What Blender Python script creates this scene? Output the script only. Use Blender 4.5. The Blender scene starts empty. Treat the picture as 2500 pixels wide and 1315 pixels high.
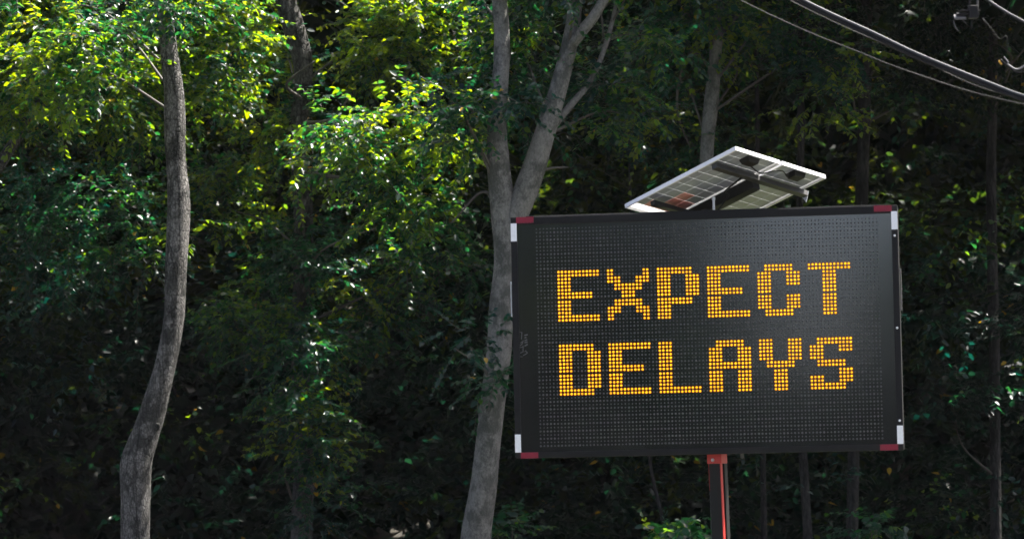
import bpy, math, random
import numpy as np
from mathutils import Vector, Matrix

# ------------------------------------------------------------------ camera, sky, sun, exposure
scene = bpy.context.scene
COL = scene.collection
FPX = 8850.0                                   # focal length in pixels of the 2500 px wide photograph
PITCH, ROLL = 3.9, -1.5
cam_data = bpy.data.cameras.new("camera")
cam_data.sensor_width = 36.0
cam_data.lens = FPX / 2500.0 * 36.0
cam_data.clip_start = 0.5
cam_data.clip_end = 3000.0
cam_data.dof.use_dof = True
cam_data.dof.focus_distance = 33.5
cam_data.dof.aperture_fstop = 4.0
cam = bpy.data.objects.new("camera", cam_data)
COL.objects.link(cam)
CAM_R = Matrix.Rotation(math.radians(90 + PITCH), 4, 'X') @ Matrix.Rotation(math.radians(ROLL), 4, 'Z')
cam.matrix_world = Matrix.Translation((0, 0, 1.6)) @ CAM_R
scene.camera = cam

SUN = Vector((0.44, 0.17, 0.85)).normalized()  # direction towards the sun
elev = math.asin(SUN.z)
azim = math.atan2(SUN.x, SUN.y)
world = bpy.data.worlds.new("World")
scene.world = world
world.use_nodes = True
wn = world.node_tree.nodes
sky = wn.new("ShaderNodeTexSky")
sky.sky_type = 'NISHITA'
sky.sun_disc = False
sky.sun_elevation = elev
sky.sun_rotation = azim
sky.air_density = 0.6
sky.dust_density = 5.0
sky.ozone_density = 0.0
wn["Background"].inputs["Strength"].default_value = 0.085
world.node_tree.links.new(sky.outputs[0], wn["Background"].inputs["Color"])
sun_data = bpy.data.lights.new("sun", 'SUN')
sun_data.energy = 5.0
sun_data.angle = math.radians(0.53)
sun_data.color = (1.0, 0.96, 0.88)
sun = bpy.data.objects.new("sun", sun_data)
COL.objects.link(sun)
sun.rotation_euler = SUN.to_track_quat('Z', 'Y').to_euler()
scene.view_settings.view_transform = 'Standard'
scene.view_settings.look = 'None'
scene.view_settings.gamma = 1.0
scene.view_settings.use_curve_mapping = False
scene.view_settings.exposure = 2.25
scene.cycles.use_denoising = True
scene.cycles.max_bounces = 8
scene.cycles.diffuse_bounces = 1
scene.cycles.transmission_bounces = 4

# ------------------------------------------------------------------ helpers
CAM_R3 = np.array(CAM_R.to_3x3())
CAM_P = np.array((0, 0, 1.6))

def at(px, py, Y):
    """Place in the world, at distance Y down the road, of a point measured on the photograph."""
    d = CAM_R3 @ np.array([(px - 1250.0) / FPX, -(py - 657.5) / FPX, -1.0])
    return CAM_P + d * (Y / d[1])

def mpp(Y):
    return Y / FPX

class MB:
    def __init__(self):
        self.v, self.f, self.n = [], [], 0
    def add(self, verts, faces):
        self.v.append(np.asarray(verts, float))
        self.f += [tuple(i + self.n for i in f) for f in faces]
        self.n += len(verts)
        return self
    def box(self, c, half, ax=None):
        c = np.asarray(c, float)
        ax = np.eye(3) if ax is None else np.asarray(ax, float)
        vs = [c + sx * half[0] * ax[0] + sy * half[1] * ax[1] + sz * half[2] * ax[2]
              for sx in (-1, 1) for sy in (-1, 1) for sz in (-1, 1)]
        fs = [(0, 1, 3, 2), (4, 6, 7, 5), (0, 4, 5, 1), (2, 3, 7, 6), (0, 2, 6, 4), (1, 5, 7, 3)]
        if np.dot(np.cross(ax[0], ax[1]), ax[2]) < 0:
            fs = [f[::-1] for f in fs]
        return self.add(vs, fs)
    def tube(self, path, rad, sides=10, lump=None):
        P = np.asarray(path, float)
        n = len(P)
        rad = np.broadcast_to(np.asarray(rad, float), (n,))
        T = np.gradient(P, axis=0)
        T /= np.linalg.norm(T, axis=1)[:, None] + 1e-12
        ref = np.array([0.0, 1.0, 0.0]) if abs(T[0][1]) < 0.9 else np.array([1.0, 0, 0])
        rings = []
        a = np.linspace(0, 2 * math.pi, sides, endpoint=False)
        for i in range(n):
            u = np.cross(T[i], ref); u /= np.linalg.norm(u)
            w = np.cross(T[i], u)
            ref = np.cross(u, T[i])
            rr = rad[i] * (np.ones(sides) if lump is None else lump(i, a))
            rings.append(P[i] + np.outer(rr * np.cos(a), u) + np.outer(rr * np.sin(a), w))
        vs = np.concatenate(rings)
        fs = []
        for i in range(n - 1):
            for k in range(sides):
                k2 = (k + 1) % sides
                fs.append((i * sides + k, (i + 1) * sides + k, (i + 1) * sides + k2, i * sides + k2))
        fs.append(tuple(range(sides)))
        fs.append(tuple((n - 1) * sides + k for k in reversed(range(sides))))
        return self.add(vs, fs)
    def mesh(self, name, mat, smooth=False):
        me = bpy.data.meshes.new(name)
        me.from_pydata(np.concatenate(self.v).tolist(), [], self.f)
        if smooth:
            me.polygons.foreach_set("use_smooth", [True] * len(me.polygons))
        me.materials.append(mat)
        me.update()
        return me
    def obj(self, name, mat, parent=None, smooth=False, bevel=0.0):
        o = bpy.data.objects.new(name, self.mesh(name, mat, smooth))
        COL.objects.link(o)
        if parent is not None:
            o.parent = parent
        if bevel:
            m = o.modifiers.new("bevel", 'BEVEL'); m.width = bevel; m.segments = 2
            m.limit_method = 'ANGLE'
        return o

def empty(name, loc, label, cat, group=None):
    e = bpy.data.objects.new(name, None)
    e.location = loc
    e.empty_display_size = 0.2
    COL.objects.link(e)
    e["label"] = label; e["category"] = cat
    if group: e["group"] = group
    return e

def bez(pts, n):
    """Catmull-Rom through points (any width of row)."""
    P = np.asarray(pts, float)
    P = np.vstack([2 * P[0] - P[1], P, 2 * P[-1] - P[-2]])
    out = []
    m = len(P) - 3
    for t in np.linspace(0, m - 1e-9, n):
        i = int(t); f = t - i
        a, b, c, d = P[i], P[i + 1], P[i + 2], P[i + 3]
        out.append(0.5 * (2 * b + (c - a) * f + (2 * a - 5 * b + 4 * c - d) * f * f + (3 * b - a - 3 * c + d) * f ** 3))
    return np.array(out)

# ------------------------------------------------------------------ materials
def mat_new(name):
    m = bpy.data.materials.new(name)
    m.use_nodes = True
    return m, m.node_tree.nodes, m.node_tree.links, m.node_tree.nodes["Principled BSDF"]

def plain(name, col, rough=0.5, metal=0.0, spec=0.5, var=0.0, scale=20.0, bump=0.0):
    m, N, L, b = mat_new(name)
    b.inputs["Base Color"].default_value = (*col, 1)
    b.inputs["Roughness"].default_value = rough
    b.inputs["Metallic"].default_value = metal
    b.inputs["Specular IOR Level"].default_value = spec
    if var or bump:
        tc = N.new("ShaderNodeTexCoord")
        nz = N.new("ShaderNodeTexNoise"); nz.inputs["Scale"].default_value = scale; nz.inputs["Detail"].default_value = 6
        L.new(tc.outputs["Object"], nz.inputs["Vector"])
        if var:
            r = N.new("ShaderNodeValToRGB")
            r.color_ramp.elements[0].position = 0.3; r.color_ramp.elements[1].position = 0.7
            r.color_ramp.elements[0].color = (*[c * (1 - var) for c in col], 1)
            r.color_ramp.elements[1].color = (*[min(1, c * (1 + var)) for c in col], 1)
            L.new(nz.outputs["Fac"], r.inputs["Fac"]); L.new(r.outputs[0], b.inputs["Base Color"])
        if bump:
            bp = N.new("ShaderNodeBump"); bp.inputs["Strength"].default_value = bump; bp.inputs["Distance"].default_value = 0.01
            L.new(nz.outputs["Fac"], bp.inputs["Height"]); L.new(bp.outputs[0], b.inputs["Normal"])
    return m

def emit(name, col, strength):
    m, N, L, b = mat_new(name)
    b.inputs["Base Color"].default_value = (0.1, 0.04, 0.0, 1)
    b.inputs["Roughness"].default_value = 0.4
    b.inputs["Emission Color"].default_value = (*col, 1)
    b.inputs["Emission Strength"].default_value = strength
    at_ = N.new("ShaderNodeAttribute"); at_.attribute_name = "glow"
    mu = N.new("ShaderNodeMath"); mu.operation = 'MULTIPLY'; mu.inputs[1].default_value = strength
    L.new(at_.outputs["Fac"], mu.inputs[0]); L.new(mu.outputs[0], b.inputs["Emission Strength"])
    return m

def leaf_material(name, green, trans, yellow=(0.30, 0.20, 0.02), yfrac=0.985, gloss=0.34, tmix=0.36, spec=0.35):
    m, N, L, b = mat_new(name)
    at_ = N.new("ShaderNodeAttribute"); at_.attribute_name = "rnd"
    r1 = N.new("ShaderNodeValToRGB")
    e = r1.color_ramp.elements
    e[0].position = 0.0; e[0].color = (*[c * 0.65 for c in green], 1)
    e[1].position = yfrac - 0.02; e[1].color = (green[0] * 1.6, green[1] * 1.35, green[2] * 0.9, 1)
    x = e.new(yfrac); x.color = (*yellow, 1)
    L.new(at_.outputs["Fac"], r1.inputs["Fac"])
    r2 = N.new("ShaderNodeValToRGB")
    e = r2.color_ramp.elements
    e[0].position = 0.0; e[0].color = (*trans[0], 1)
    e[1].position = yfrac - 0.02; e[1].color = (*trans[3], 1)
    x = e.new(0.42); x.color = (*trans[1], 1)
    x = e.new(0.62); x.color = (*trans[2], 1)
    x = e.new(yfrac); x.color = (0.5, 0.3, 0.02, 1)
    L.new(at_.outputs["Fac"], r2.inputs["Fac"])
    L.new(r1.outputs[0], b.inputs["Base Color"])
    b.inputs["Roughness"].default_value = gloss
    b.inputs["Specular IOR Level"].default_value = spec
    t = N.new("ShaderNodeBsdfTranslucent")
    L.new(r2.outputs[0], t.inputs["Color"])
    mx = N.new("ShaderNodeMixShader"); mx.inputs[0].default_value = tmix
    L.new(b.outputs[0], mx.inputs[1]); L.new(t.outputs[0], mx.inputs[2])
    L.new(mx.outputs[0], N["Material Output"].inputs["Surface"])
    return m

def bark_material(name, light, dark, crack=0.6, fine=1.0, stretch=0.28, blotch=0.30, furrow=0.5):
    m, N, L, b = mat_new(name)
    tc = N.new("ShaderNodeTexCoord")
    mp = N.new("ShaderNodeMapping"); mp.inputs["Scale"].default_value = (1, 1, stretch)
    L.new(tc.outputs["Object"], mp.inputs["Vector"])
    n1 = N.new("ShaderNodeTexNoise"); n1.inputs["Scale"].default_value = 34 * fine; n1.inputs["Detail"].default_value = 8; n1.inputs["Roughness"].default_value = 0.7
    L.new(mp.outputs[0], n1.inputs["Vector"])
    n2 = N.new("ShaderNodeTexNoise"); n2.inputs["Scale"].default_value = 2.6; n2.inputs["Detail"].default_value = 5; n2.inputs["Roughness"].default_value = 0.65
    L.new(tc.outputs["Object"], n2.inputs["Vector"])
    vo = N.new("ShaderNodeTexVoronoi"); vo.feature = 'DISTANCE_TO_EDGE'; vo.inputs["Scale"].default_value = 20 * fine
    L.new(mp.outputs[0], vo.inputs["Vector"])
    r1 = N.new("ShaderNodeValToRGB")
    r1.color_ramp.elements[0].position = 0.36; r1.color_ramp.elements[0].color = (*dark, 1)
    r1.color_ramp.elements[1].position = 0.62; r1.color_ramp.elements[1].color = (*light, 1)
    L.new(n1.outputs["Fac"], r1.inputs["Fac"])
    r2 = N.new("ShaderNodeValToRGB")
    r2.color_ramp.elements[0].position = 0.45; r2.color_ramp.elements[0].color = (blotch, blotch * 1.05, blotch * 1.02, 1)
    r2.color_ramp.elements[1].position = 0.53; r2.color_ramp.elements[1].color = (1, 1, 1, 1)
    n3 = N.new("ShaderNodeTexNoise"); n3.inputs["Scale"].default_value = 11; n3.inputs["Detail"].default_value = 7; n3.inputs["Roughness"].default_value = 0.75
    L.new(mp.outputs[0], n3.inputs["Vector"])
    mm = N.new("ShaderNodeMixRGB"); mm.inputs[0].default_value = 0.5
    L.new(n2.outputs["Fac"], mm.inputs[1]); L.new(n3.outputs["Fac"], mm.inputs[2])
    L.new(mm.outputs[0], r2.inputs["Fac"])
    r3 = N.new("ShaderNodeValToRGB")
    r3.color_ramp.elements[0].position = 0.0; r3.color_ramp.elements[0].color = (1 - crack, 1 - crack, 1 - crack, 1)
    r3.color_ramp.elements[1].position = 0.14; r3.color_ramp.elements[1].color = (1, 1, 1, 1)
    L.new(vo.outputs["Distance"], r3.inputs["Fac"])
    m1 = N.new("ShaderNodeMixRGB"); m1.blend_type = 'MULTIPLY'; m1.inputs[0].default_value = 1
    m2 = N.new("ShaderNodeMixRGB"); m2.blend_type = 'MULTIPLY'; m2.inputs[0].default_value = 1
    L.new(r1.outputs[0], m1.inputs[1]); L.new(r2.outputs[0], m1.inputs[2])
    L.new(m1.outputs[0], m2.inputs[1]); L.new(r3.outputs[0], m2.inputs[2])
    mp2 = N.new("ShaderNodeMapping"); mp2.inputs["Scale"].default_value = (1, 1, 0.10)
    L.new(tc.outputs["Object"], mp2.inputs["Vector"])
    dn = N.new("ShaderNodeMixRGB"); dn.inputs[0].default_value = 0.06
    L.new(mp2.outputs[0], dn.inputs[1]); L.new(n3.outputs["Color"], dn.inputs[2])
    v2 = N.new("ShaderNodeTexVoronoi"); v2.feature = 'DISTANCE_TO_EDGE'; v2.inputs["Scale"].default_value = 9
    L.new(dn.outputs[0], v2.inputs["Vector"])
    r4 = N.new("ShaderNodeValToRGB")
    r4.color_ramp.elements[0].position = 0.012; r4.color_ramp.elements[0].color = (1 - furrow, 1 - furrow, 1 - furrow, 1)
    r4.color_ramp.elements[1].position = 0.07; r4.color_ramp.elements[1].color = (1, 1, 1, 1)
    L.new(v2.outputs["Distance"], r4.inputs["Fac"])
    m3 = N.new("ShaderNodeMixRGB"); m3.blend_type = 'MULTIPLY'; m3.inputs[0].default_value = 1
    L.new(m2.outputs[0], m3.inputs[1]); L.new(r4.outputs[0], m3.inputs[2])
    L.new(m3.outputs[0], b.inputs["Base Color"])
    b.inputs["Roughness"].default_value = 0.85
    b.inputs["Specular IOR Level"].default_value = 0.25
    ad = N.new("ShaderNodeMath"); ad.operation = 'ADD'
    L.new(n1.outputs["Fac"], ad.inputs[0]); L.new(r3.outputs[0], ad.inputs[1])
    bp = N.new("ShaderNodeBump"); bp.inputs["Strength"].default_value = 0.9; bp.inputs["Distance"].default_value = 0.02
    L.new(ad.outputs[0], bp.inputs["Height"]); L.new(bp.outputs[0], b.inputs["Normal"])
    return m

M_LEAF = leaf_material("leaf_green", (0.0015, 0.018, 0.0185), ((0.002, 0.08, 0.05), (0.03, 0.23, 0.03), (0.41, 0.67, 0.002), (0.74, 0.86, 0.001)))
M_LEAF2 = leaf_material("leaf_shade_dark", (0.006, 0.0105, 0.0108), ((0.004, 0.04, 0.025), (0.012, 0.07, 0.022), (0.07, 0.13, 0.003), (0.15, 0.19, 0.002)), spec=0.10)  # leaves of the dim wood; its shade is put into the darker colour
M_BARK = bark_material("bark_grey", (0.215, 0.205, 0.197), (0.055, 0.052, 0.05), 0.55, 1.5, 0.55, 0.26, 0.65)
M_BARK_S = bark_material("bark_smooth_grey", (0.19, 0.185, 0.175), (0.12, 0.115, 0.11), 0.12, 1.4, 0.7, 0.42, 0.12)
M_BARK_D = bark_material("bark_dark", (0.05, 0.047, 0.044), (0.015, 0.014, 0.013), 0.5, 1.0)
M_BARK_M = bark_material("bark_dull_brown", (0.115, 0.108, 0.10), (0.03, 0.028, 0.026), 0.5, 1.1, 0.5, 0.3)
M_TWIG = plain("twig_wood", (0.055, 0.048, 0.04), 0.7, var=0.3)
M_GROUND = plain("leaf_litter", (0.028, 0.024, 0.018), 0.95, var=0.5, scale=3.0, bump=0.5)
M_ROAD = plain("asphalt", (0.055, 0.055, 0.055), 0.85, var=0.25, scale=40.0, bump=0.3)
M_GRASSY = plain("verge_soil", (0.06, 0.07, 0.03), 0.95, var=0.4, scale=6.0, bump=0.5)

# ------------------------------------------------------------------ ground, road
def ground_z(x, y):
    t = max(0.0, y - 92.0)
    return 0.0 if t == 0 else min(34.0, 0.6 * t) + 0.6 * math.sin(x * 0.11) * min(1, t / 20)
xs = np.concatenate([np.linspace(-900, -90, 10), np.linspace(-70, 70, 29), np.linspace(90, 900, 10)])
ys = np.concatenate([np.linspace(-900, -30, 10), np.linspace(-20, 60, 9), np.linspace(64, 200, 24), np.linspace(230, 1200, 10)])
g = MB()
g.add([(x, y, ground_z(x, y)) for y in ys for x in xs],
      [(j * len(xs) + i, j * len(xs) + i + 1, (j + 1) * len(xs) + i + 1, (j + 1) * len(xs) + i)
       for j in range(len(ys) - 1) for i in range(len(xs) - 1)])
o = g.obj("ground", M_GROUND, smooth=True); o["kind"] = "structure"
g = MB(); g.add([(-400, -14, .004), (400, -14, .004), (400, 27.2, .004), (-400, 27.2, .004)], [(0, 1, 2, 3)])
o = g.obj("road", M_ROAD); o["kind"] = "structure"
g = MB(); g.add([(-400, 27.204, .008), (400, 27.204, .008), (400, 35.5, .008), (-400, 35.5, .008)], [(0, 1, 2, 3)])
o = g.obj("verge", M_GRASSY); o["kind"] = "structure"

# ------------------------------------------------------------------ message sign
SC = np.array([1.58639, 30.0, 3.07979]); YAW = 0.150049; SW, SH = 3.22182, 2.01484; TILT = -0.0061755
sr = np.array([math.cos(YAW), -math.sin(YAW), 0]); sn = np.array([-math.sin(YAW), -math.cos(YAW), 0]); su = np.array([0, 0, 1.0])
sx = sr * math.cos(TILT) + su * math.sin(TILT); sz = -sr * math.sin(TILT) + su * math.cos(TILT); sy = -sn
SAX = np.array([sx, sy, sz])                    # local x right, y into the cabinet, z up

M_CAB = plain("black_powder_coat", (0.005, 0.005, 0.0053), 0.6, spec=0.25, var=0.2, scale=12)
M_WHITE = plain("white_reflective_tape", (0.80, 0.80, 0.82), 0.45, var=0.05, scale=60)
M_RED = plain("red_reflective_tape", (0.20, 0.001, 0.018), 0.4, var=0.12, scale=60)
M_ORANGE = plain("orange_red_paint", (0.42, 0.022, 0.016), 0.45, var=0.12, scale=15)
M_STEEL = plain("zinc_steel", (0.5, 0.5, 0.5), 0.35, metal=1.0)
M_GREYPAINT = plain("grey_painted_steel", (0.07, 0.07, 0.07), 0.55, var=0.1)
M_ALU = plain("anodised_aluminium", (0.72, 0.72, 0.74), 0.5, metal=0.0, var=0.04)
M_BLACK = plain("black_plastic", (0.003, 0.003, 0.003), 0.6, spec=0.3)
M_DGREY = plain("dark_grey_steel", (0.022, 0.022, 0.022), 0.6, var=0.15)
M_LED_OFF = plain("unlit_led_lens", (0.06, 0.06, 0.06), 0.3)
M_LED_ON = emit("amber_led", (1.0, 0.41, 0.005), 0.52)
M_LED_RIM = emit("amber_led_rim", (1.0, 0.08, 0.004), 0.028)
M_MARK = plain("pale_lettering", (0.09, 0.09, 0.09), 0.6, var=0.3, scale=200)

def face_material():
    m, N, L, b = mat_new("matte_display_face")
    tc = N.new("ShaderNodeTexCoord")
    nz = N.new("ShaderNodeTexNoise"); nz.inputs["Scale"].default_value = 1.3; nz.inputs["Detail"].default_value = 6
    mp = N.new("ShaderNodeMapping"); mp.inputs["Scale"].default_value = (6, 6, 0.5)
    L.new(tc.outputs["Object"], mp.inputs["Vector"]); L.new(mp.outputs[0], nz.inputs["Vector"])
    n2 = N.new("ShaderNodeTexNoise"); n2.inputs["Scale"].default_value = 160; n2.inputs["Detail"].default_value = 3
    L.new(tc.outputs["Object"], n2.inputs["Vector"])
    r = N.new("ShaderNodeValToRGB")
    r.color_ramp.elements[0].position = 0.35; r.color_ramp.elements[0].color = (0.007, 0.007, 0.0073, 1)
    r.color_ramp.elements[1].position = 0.65; r.color_ramp.elements[1].color = (0.017, 0.017, 0.0172, 1)
    mx = N.new("ShaderNodeMixRGB"); mx.inputs[0].default_value = 0.4
    L.new(nz.outputs["Fac"], mx.inputs[1]); L.new(n2.outputs["Fac"], mx.inputs[2])
    L.new(mx.outputs[0], r.inputs["Fac"]); L.new(r.outputs[0], b.inputs["Base Color"])
    b.inputs["Coat Weight"].default_value = 1.0; b.inputs["Coat Roughness"].default_value = 0.09; b.inputs["Coat IOR"].default_value = 1.8
    b.inputs["Roughness"].default_value = 0.10
    b.inputs["Specular IOR Level"].default_value = 1.0
    return m
M_FACE = face_material()

sign = empty("message_sign", (SC[0], SC[1] + 0.1, 0.0),
             "large black electronic message sign glowing EXPECT DELAYS under two solar panels", "message sign")
bpy.context.view_layer.update()
SIGN_INV = np.array((SC[0], SC[1] + 0.1, 0.0))
def S(x, y, z):
    """Sign coordinates (metres right, into, up from the face's middle) to the sign empty's space."""
    return SC + x * sx + y * sy + z * sz - SIGN_INV
def sbox(mb, x0, x1, y0, y1, z0, z1):
    return mb.box(S((x0 + x1) / 2, (y0 + y1) / 2, (z0 + z1) / 2), ((x1 - x0) / 2, (y1 - y0) / 2, (z1 - z0) / 2), SAX)

HW, HH = SW / 2, SH / 2
BZ = 0.052                                       # bezel width
sbox(MB(), -HW + 0.004, HW - 0.004, 0.03, 0.24, -HH + 0.004, HH - 0.004).obj("cabinet", M_CAB, sign, bevel=0.008)
face = sbox(MB(), -HW + BZ - 0.003, HW - BZ + 0.003, 0.012, 0.027, -HH + BZ - 0.003, HH - BZ + 0.003).obj("display_face", M_FACE, sign)
for a in ((-HW, -HW + BZ, -HH, HH), (HW - BZ, HW, -HH, HH), (-HW + BZ + .001, HW - BZ - .001, HH - BZ * 1.25, HH - .001), (-HW + BZ + .001, HW - BZ - .001, -HH + .001, -HH + BZ)):
    sbox(MB(), a[0], a[1], -0.012, 0.0285, a[2], a[3]).obj("bezel", M_CAB, sign, bevel=0.004)
# corner tape: white on the uprights, red on the top and bottom rails
TL, TW = 0.150, 0.050
for s in (-1, 1):
    for t in (-1, 1):
        xc = s * (HW - TW / 2 - 0.001); zc = t * (HH - 0.052 - TL / 2)
        sbox(MB(), xc - TW / 2, xc + TW / 2, -0.0155, -0.0118, zc - TL / 2, zc + TL / 2).obj("white_tape", M_WHITE, sign)
        xc = s * (HW - 0.045 - TL / 2 + (0.0)); zc = t * (HH - TW / 2 - 0.001)
        sbox(MB(), xc - TL / 2 + .003, xc + TL / 2, -0.0155, -0.0118, zc - TW / 2, zc + TW / 2).obj("red_tape", M_RED, sign)
# side boards of the face, outside the dot matrix
def disc(mb, c, r, ax, axis_n, h, sides=10, dome=0.6):
    """Small domed lens: base ring, shoulder ring and a cap towards the viewer."""
    a = np.linspace(0, 2 * math.pi, sides, endpoint=False)
    ca, sa = np.cos(a)[:, None], np.sin(a)[:, None]
    v0 = c + r * (ca * ax[0] + sa * ax[2])
    v1 = c + dome * r * (ca * ax[0] + sa * ax[2]) + axis_n * h
    fs = [(k, (k + 1) % sides, sides + (k + 1) % sides, sides + k) for k in range(sides)]
    fs.append(tuple(range(sides, 2 * sides)))
    return mb.add(np.concatenate([v0, v1]), [f[::-1] for f in fs] if False else fs)

PX, PY, GAP = 0.02985, 0.0304, 0.0385
COL0, ROW0 = -1.3966, 0.9035
def col_x(c): return COL0 + c * PX
def row_z(r): return ROW0 - r * PY - (r // 20) * (GAP - PY)
GLYPH = {
 'E': ("111111", "110000", "110000", "111110", "110000", "110000", "111111"),
 'X': ("100001", "110011", "011110", "001100", "011110", "110011", "100001"),
 'P': ("111110", "110011", "110011", "110011", "111110", "110000", "110000"),
 'C': ("011110", "110011", "110011", "110000", "110011", "110011", "011110"),
 'T': ("111111", "001100", "001100", "001100", "001100", "001100", "001100"),
 'D': ("111110", "110011", "110011", "110011", "110011", "110011", "111110"),
 'L': ("110000", "110000", "110000", "110000", "110000", "110000", "111111"),
 'A': ("011110", "110011", "110011", "111111", "110011", "110011", "110011"),
 'Y': ("110011", "110011", "110011", "011110", "001100", "001100", "001100"),
 'S': ("011111", "110011", "110000", "011110", "000011", "110011", "111110"),
}
rng = np.random.default_rng(7)
lit = set()
YF = 0.012
for line, word in enumerate(("EXPECT", "DELAYS")):
    for k, ch in enumerate(word):
        core, rim, glow = MB(), MB(), []
        for r in range(14):
            for c in range(12):
                if GLYPH[ch][r // 2][c // 2] == '1':
                    C_, R_ = 6 + 14 * k + c, 12 + 20 * line + r
                    lit.add((C_, R_))
                    j = rng.normal(0, 0.0006, 2)
                    p = S(col_x(C_) + j[0], YF, row_z(R_) + j[1])
                    disc(rim, p, 0.0142, SAX, sn, 0.004, 10, 0.75)
                    disc(core, p + sn * 0.0042, 0.0099 * rng.uniform(0.92, 1.08), SAX, sn, 0.007, 10, 0.5)
                    gl = rng.uniform(0.8, 1.15) * (0.7 if rng.random() < 0.03 else 1.0)
                    glow += [0.33 * gl] * 10 + [1.25 * gl] * 10
        lo = core.obj("lit_letter", M_LED_ON, sign, smooth=False)
        lo.data.attributes.new("glow", 'FLOAT', 'POINT').data.foreach_set("value", glow)
        lo["label"] = "glowing amber dot letter %s on the %s line" % (ch, ("upper", "lower")[line])
        lo["kind"] = "stuff"
        ro = rim.obj("letter_rim", M_LED_RIM, lo); ro.data.attributes.new("glow", 'FLOAT', 'POINT').data.foreach_set("value", [1.0] * len(ro.data.vertices)); ro["kind"] = "stuff"
off = MB()
for R_ in range(60):
    for C_ in range(96):
        if (C_, R_) in lit: continue
        disc(off, S(col_x(C_), YF, row_z(R_)), (0.0085 if R_ % 2 else 0.0062) * rng.uniform(0.8, 1.15), SAX, sn, 0.006, 6, 0.55)
oo = off.obj("unlit_dots", M_LED_OFF, sign, smooth=True); oo["kind"] = "stuff"
# thin horizontal visor ridges between the dot rows
vis = MB()
for R_ in range(1, 60, 2):
    z = row_z(R_) - PY * 0.5 if R_ % 20 != 19 else row_z(R_) - GAP * 0.5
    sbox(vis, -1.42, 1.462, 0.006, 0.0118, z - 0.0022, z + 0.0022)
vo_ = vis.obj("visor_ridges", M_FACE, sign); vo_["kind"] = "stuff"
# bolts along the right upright and side latches
for z in (0.755, -0.005, -0.765):
    b_ = MB(); disc(b_, S(HW - 0.027, -0.0125, z), 0.0105, SAX, sn, 0.008, 10, 0.6); b_.obj("bolt", M_ALU, sign)
for (s, z0, z1) in ((1, 0.15, 0.47), (-1, 0.19, 0.46)):
    lt = MB()
    x = s * (HW + 0.012)
    sbox(lt, x - 0.004, x + 0.004, 0.02, 0.06, z0, z1)
    for z in (z0, z1):
        sbox(lt, x - s * 0.006 - 0.009, x - s * 0.006 + 0.009, 0.015, 0.065, z - 0.011, z + 0.011)
    lt.obj("latch_rail", M_ALU if s < 0 else M_GREYPAINT, sign, bevel=0.002)
# top drip rail of the cabinet
sbox(MB(), -HW + 0.12, HW - 0.12, 0.05, 0.2, HH - 0.003, HH + 0.012).obj("top_rail", M_CAB, sign, bevel=0.003)
# faint upright maker's lettering on the left of the face
def stroke(mb, p, q, w=0.0055):
    p, q = S(p[0], 0.0112, p[1]), S(q[0], 0.0112, q[1])
    d = q - p; l = np.linalg.norm(d); d = d / l
    e = np.cross(d, sn)
    return mb.box((p + q) / 2, (l / 2, w / 2, 0.0006), np.array([d, e, sn]))
def lpx(px, py):
    d = CAM_R3 @ np.array([(px - 1250.0) / FPX, -(py - 657.5) / FPX, -1.0])
    k = np.dot(SC - CAM_P, sn) / np.dot(d, sn)
    P = CAM_P + d * k - SC
    return (P @ sx, P @ sz)
mk = MB()
z2p = lambda x, y: lpx(1235 + x / 10.96, 780 + y / 10.96)
for (a_, b_) in (((360, 330), (420, 335)), ((425, 335), (412, 520)), ((455, 550), (440, 640)), ((440, 590), (385, 620)), ((440, 640), (375, 690)),
                 ((455, 690), (455, 860)), ((445, 725), (370, 745)), ((460, 855), (380, 885)), ((455, 955), (575, 890)), ((575, 880), (520, 830)),
                 ((370, 985), (440, 985)), ((500, 850), (535, 820))):
    stroke(mk, z2p(*a_), z2p(*b_), 0.0052)
mk.obj("maker_lettering", M_MARK, sign)
mk2 = MB()
for (a_, b_) in (((490, 415), (580, 395)), ((495, 480), (545, 475)), ((500, 555), (565, 530)), ((495, 610), (575, 590)), ((500, 700), (580, 655))):
    stroke(mk2, z2p(*a_), z2p(*b_), 0.009)
mk2.obj("maker_emblem", M_MARK, sign)

# mast: red bracket, black inner column between orange channel flanges, grey hydraulic tube
MY = math.radians(26)
mx_ = np.array([math.cos(MY), -math.sin(MY), 0]); my_ = np.array([math.sin(MY), math.cos(MY), 0])
MAX_ = np.array([mx_, my_, [0, 0, 1.0]])
mc = SC + sx * 0.055 + sy * 0.13
mc = mc - SIGN_INV
lean = np.array([0.012, 0, -1.0])
zb = SC[2] - HH - SIGN_INV[2]
def mast_box(dx, dy, hx, hy, z0, z1, name, mat, bevel=0.003):
    c = np.array([mc[0], mc[1], 0]) + mx_ * dx + my_ * dy
    p0 = c + np.array([0, 0, z0]) + np.array([0.012, 0, 0]) * (zb - z0)
    p1 = c + np.array([0, 0, z1]) + np.array([0.012, 0, 0]) * (zb - z1)
    d = (p1 - p0); l = np.linalg.norm(d); d /= l
    return MB().box((p0 + p1) / 2, (hx, hy, l / 2), np.array([mx_, my_, d])).obj(name, mat, sign, bevel=bevel)
mast_box(0, 0, 0.064, 0.064, zb - 0.075, zb + 0.02, "mast_bracket", M_ORANGE)
mast_box(-0.006, -0.002, 0.05, 0.05, 0.02, zb - 0.0755, "mast_column", M_BLACK)
mast_box(0.049, -0.036, 0.0045, 0.020, 0.02, zb - 0.0755, "mast_flange", M_ORANGE)
mast_box(-0.0585, -0.03, 0.002, 0.020, zb - 0.30, zb - 0.0755, "mast_flange", M_ORANGE)
mast_box(0.0545, 0.03, 0.009, 0.034, 0.02, zb - 0.0755, "lift_rail", M_BLACK)
mast_box(0, 0, 0.22, 0.22, 0.0, 0.02, "base_plate", M_ORANGE)
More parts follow.
